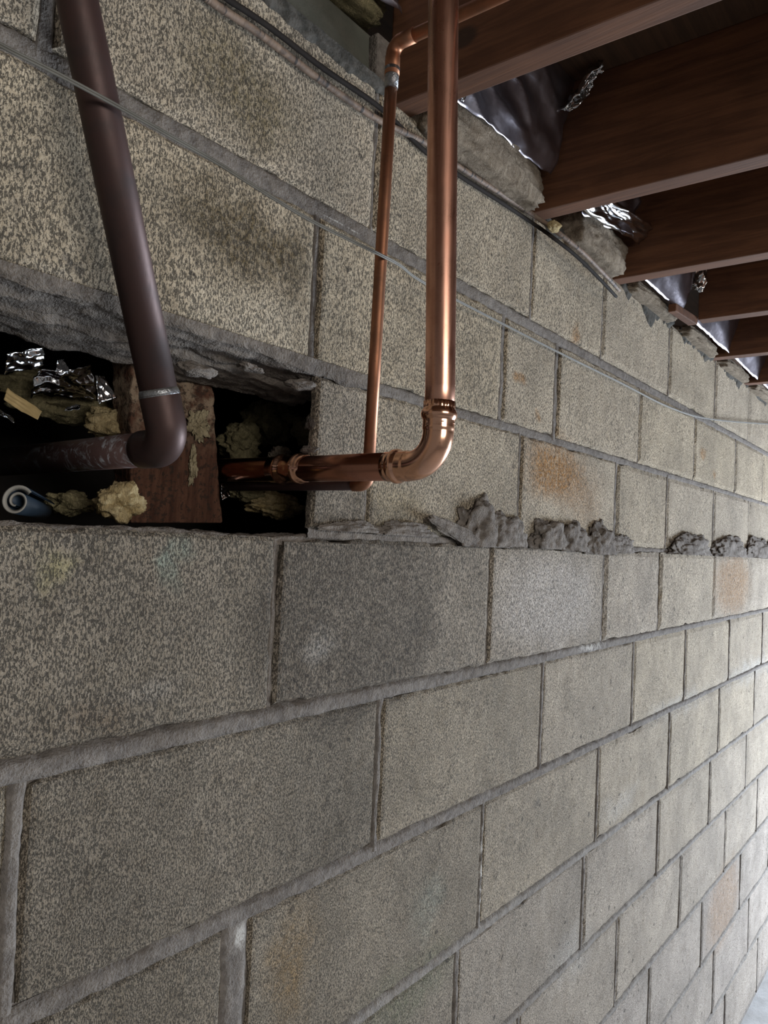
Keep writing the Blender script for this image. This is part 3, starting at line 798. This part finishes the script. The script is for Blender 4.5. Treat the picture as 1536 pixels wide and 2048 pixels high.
k1 = tube('electrical_cable', c1, [.0033 * (1 + .10 * vnoise(i * .7, 2)) for i in range(len(c1))], M_BLACK, None, 12)
tag(k1, 'old black sheathed cable pinned along the top of the wall', 'cable', 'old cables along the wall top')
k2 = tube('electrical_cable', c2, [.0042 * (1 + .16 * vnoise(i * .9, 5)) for i in range(len(c2))], M_TAN, None, 12)
tag(k2, 'old cracked tan cable running beside the black cable along the wall top', 'cable', 'old cables along the wall top')

# ------------------------------------------------------------------ debris in the hole
def pX(px, py, Y): return Vector(at(px, py, Y))
st = []
for (px, py) in ((262, 1046), (444, 1046), (424, 735), (262, 700)):
    st.append(pX(px, py, .104))
stud = boxmesh('wood_stud', [st[0], st[1], st[1] + Vector((0, .038, 0)), st[0] + Vector((0, .038, 0)), st[3], st[2], st[2] + Vector((0, .038, 0)), st[3] + Vector((0, .038, 0))], M_STUD, .002)
bm = bmesh.new(); bm.from_mesh(stud.data)
bmesh.ops.subdivide_edges(bm, edges=[e for e in bm.edges if e.calc_length() > .03], cuts=24, use_grid_fill=True)
for v in bm.verts:
    v.co += Vector((.0022 * vnoise(v.co.z * 90, v.co.y * 40, 2) + .0015 * vnoise(v.co.z * 240, v.co.y * 40, 5), .0022 * mn.fractal(v.co * 60, 1, 2, 3), 0))
bm.to_mesh(stud.data); bm.free()
tag(stud, 'rough reddish brown wooden stud inside the hole, right of the brown pipe elbow', 'stud')
for i, (px, py, w, h, sd, lb) in enumerate([(398, 850, .012, .013, 1, 'pale dried foam smear on the stud right of the brown elbow'), (385, 935, .004, .016, 2, 'thin strip of dried foam running down the wooden stud')]):
    g = lump('dried_foam', pX(px, py, .101), (w, .004, h), M_FOAM, sd + 50, .9, 2.6, 5, None, .5); tag(g, lb, 'foam', 'dried foam on the stud')
def fg(name, px, py, Y, sx_, sy_, sz_, mat, sd, label):
    g = lump(name, pX(px, py, Y), (sx_, sy_, sz_), mat, sd, .42, 2.4, 5, None, .22); tag(g, label, 'insulation', 'fibreglass lumps in the wall hole'); return g
fg('fibreglass_lump', 238, 1006, .055, .0215, .02, .018, M_YELFIB, 3, 'pale yellow fibreglass lump on the ledge below the brown pipe')
fg('fibreglass_lump', 235, 850, .15, .034, .02, .020, M_YELFIB, 6, 'yellow fibreglass wad above the horizontal brown pipe, left of its elbow')
fg('fibreglass_lump', 150, 800, .20, .075, .03, .028, M_DIRTFIB, 8, 'dark dirty fibreglass heap behind the foil scraps at upper left of the hole')
fg('fibreglass_lump', 140, 1005, .13, .022, .02, .012, M_DIRTFIB, 10, 'low dark fibreglass pad between the blue sheet and the yellow lump')
fg('fibreglass_lump', 555, 1012, .115, .043, .02, .015, M_YELFIB, 12, 'yellow fibreglass slab under the thin pipe at right of the hole')
fg('fibreglass_lump', 500, 985, .13, .03, .018, .012, M_DIRTFIB, 14, 'dirty brown fibreglass beside the yellow slab under the coupling')
fg('fibreglass_lump', 545, 845, .22, .042, .03, .034, M_DIRTFIB, 16, 'grey lumpy fibreglass filling the dark hole right of the stud')
fg('fibreglass_lump', 480, 885, .20, .032, .025, .026, M_DIRTFIB, 18, 'greenish fibreglass behind the coupling, right of the stud')
fg('fibreglass_lump', 560, 910, .12, .016, .012, .010, M_GREYFIB, 20, 'small grey fibreglass tuft just above the press coupling')
fg('fibreglass_lump', 610, 860, .16, .02, .02, .02, M_DIRTFIB, 23, 'dark fibreglass in the right corner of the hole beside the cut block')
def fl(pts, Y, amp, sd, label, fold=.55):
    q = [pX(px, py, Y + dy) for px, py, dy in pts]
    o = crumple('foil_scrap', q, 30, 24, amp * .45, sd, M_FOIL2, None, fold); tag(o, label, 'foil', 'foil scraps in the wall hole')
fl([(8, 748, 0), (85, 735, .01), (92, 700, -.01), (14, 708, -.02)], .09, .012, 31, 'curled shiny foil scrap at the upper left inside the hole')
fl([(60, 795, .03), (200, 800, .03), (185, 735, 0), (75, 742, 0)], .13, .02, 33, 'large dark crumpled foil sheet behind the curled scrap', 1.0)
fl([(198, 808, 0), (232, 795, .0), (208, 752, .01), (192, 750, .0)], .09, .008, 35, 'narrow pointed foil tip left of the brown pipe')
fl([(128, 822, -.01), (160, 816, -.01), (162, 808, .01), (135, 813, .01)], .09, .005, 37, 'short bright foil strip above the horizontal brown pipe')
fl([(0, 830, 0), (30, 845, 0), (28, 835, .01), (0, 818, .01)], .09, .004, 39, 'thin foil sliver at the left edge of the photo inside the hole')
fl([(112, 748, 0), (140, 742, 0), (128, 718, .01), (115, 720, 0)], .09, .006, 41, 'tiny foil glint between the curled scrap and the foil tip')
fl([(445, 1000, 0), (462, 990, 0), (455, 965, .01), (443, 968, 0)], .095, .006, 43, 'small blue tinted foil scrap at the foot of the stud')
fl([(8, 800, 0), (75, 840, 0), (85, 822, .01), (15, 775, .01)], .10, .004, 45, 'tan paper backed strip under the curled foil at far left')
bpy.data.objects[-1 if False else [o.name for o in bpy.data.objects if o.name.startswith('foil_scrap')][-1]].data.materials[0] = plain('tan_backing_paper', (.42, .30, .13), .7)
# rolled sheet at the lower left
cpos = pX(32, 1002, .05); prof = []
for i in range(46):
    a = i / 45 * 3.3 * math.pi; rr_ = .0155 - .0105 * i / 45
    prof.append((math.cos(a + .6) * rr_, math.sin(a + .6) * rr_))
def roll_mesh(L, mat, name, parent, y_off, scale=1):
    V, F = [], []
    axis = Vector((.75, .6, -.12)).normalized(); side = axis.cross(Vector((0, 0, 1))).normalized(); upv = side.cross(axis)
    for s in (0, 1):
        for w in (0, .0012):
            for x, z in prof:
                l = math.hypot(x, z); k = (l - w) / l * (1 - .25 * s)
                V.append(cpos + axis * (y_off + L * s) + side * x * k + upv * z * k)
    n = len(prof)
    for i in range(n - 1):
        F += [(i, i + 1, 2 * n + i + 1, 2 * n + i), (n + i, 3 * n + i, 3 * n + i + 1, n + i + 1), (i, n + i, n + i + 1, i + 1), (2 * n + i, 2 * n + i + 1, 3 * n + i + 1, 3 * n + i)]
    o = recalc(mesh_obj(name, V, F, mat, None, smooth=True)); set_origin(o, cpos)
    if parent: adopt(o, parent)
    return o
rl = thing('rolled_sheet', 'small curled blue sheet with a pale rim, lower left corner of the hole', 'plastic sheet', cpos)
roll_mesh(.05, M_BLUE, 'blue_sheet', rl, .0012)
roll_mesh(.0012, M_PALE, 'pale_rim', rl, 0)
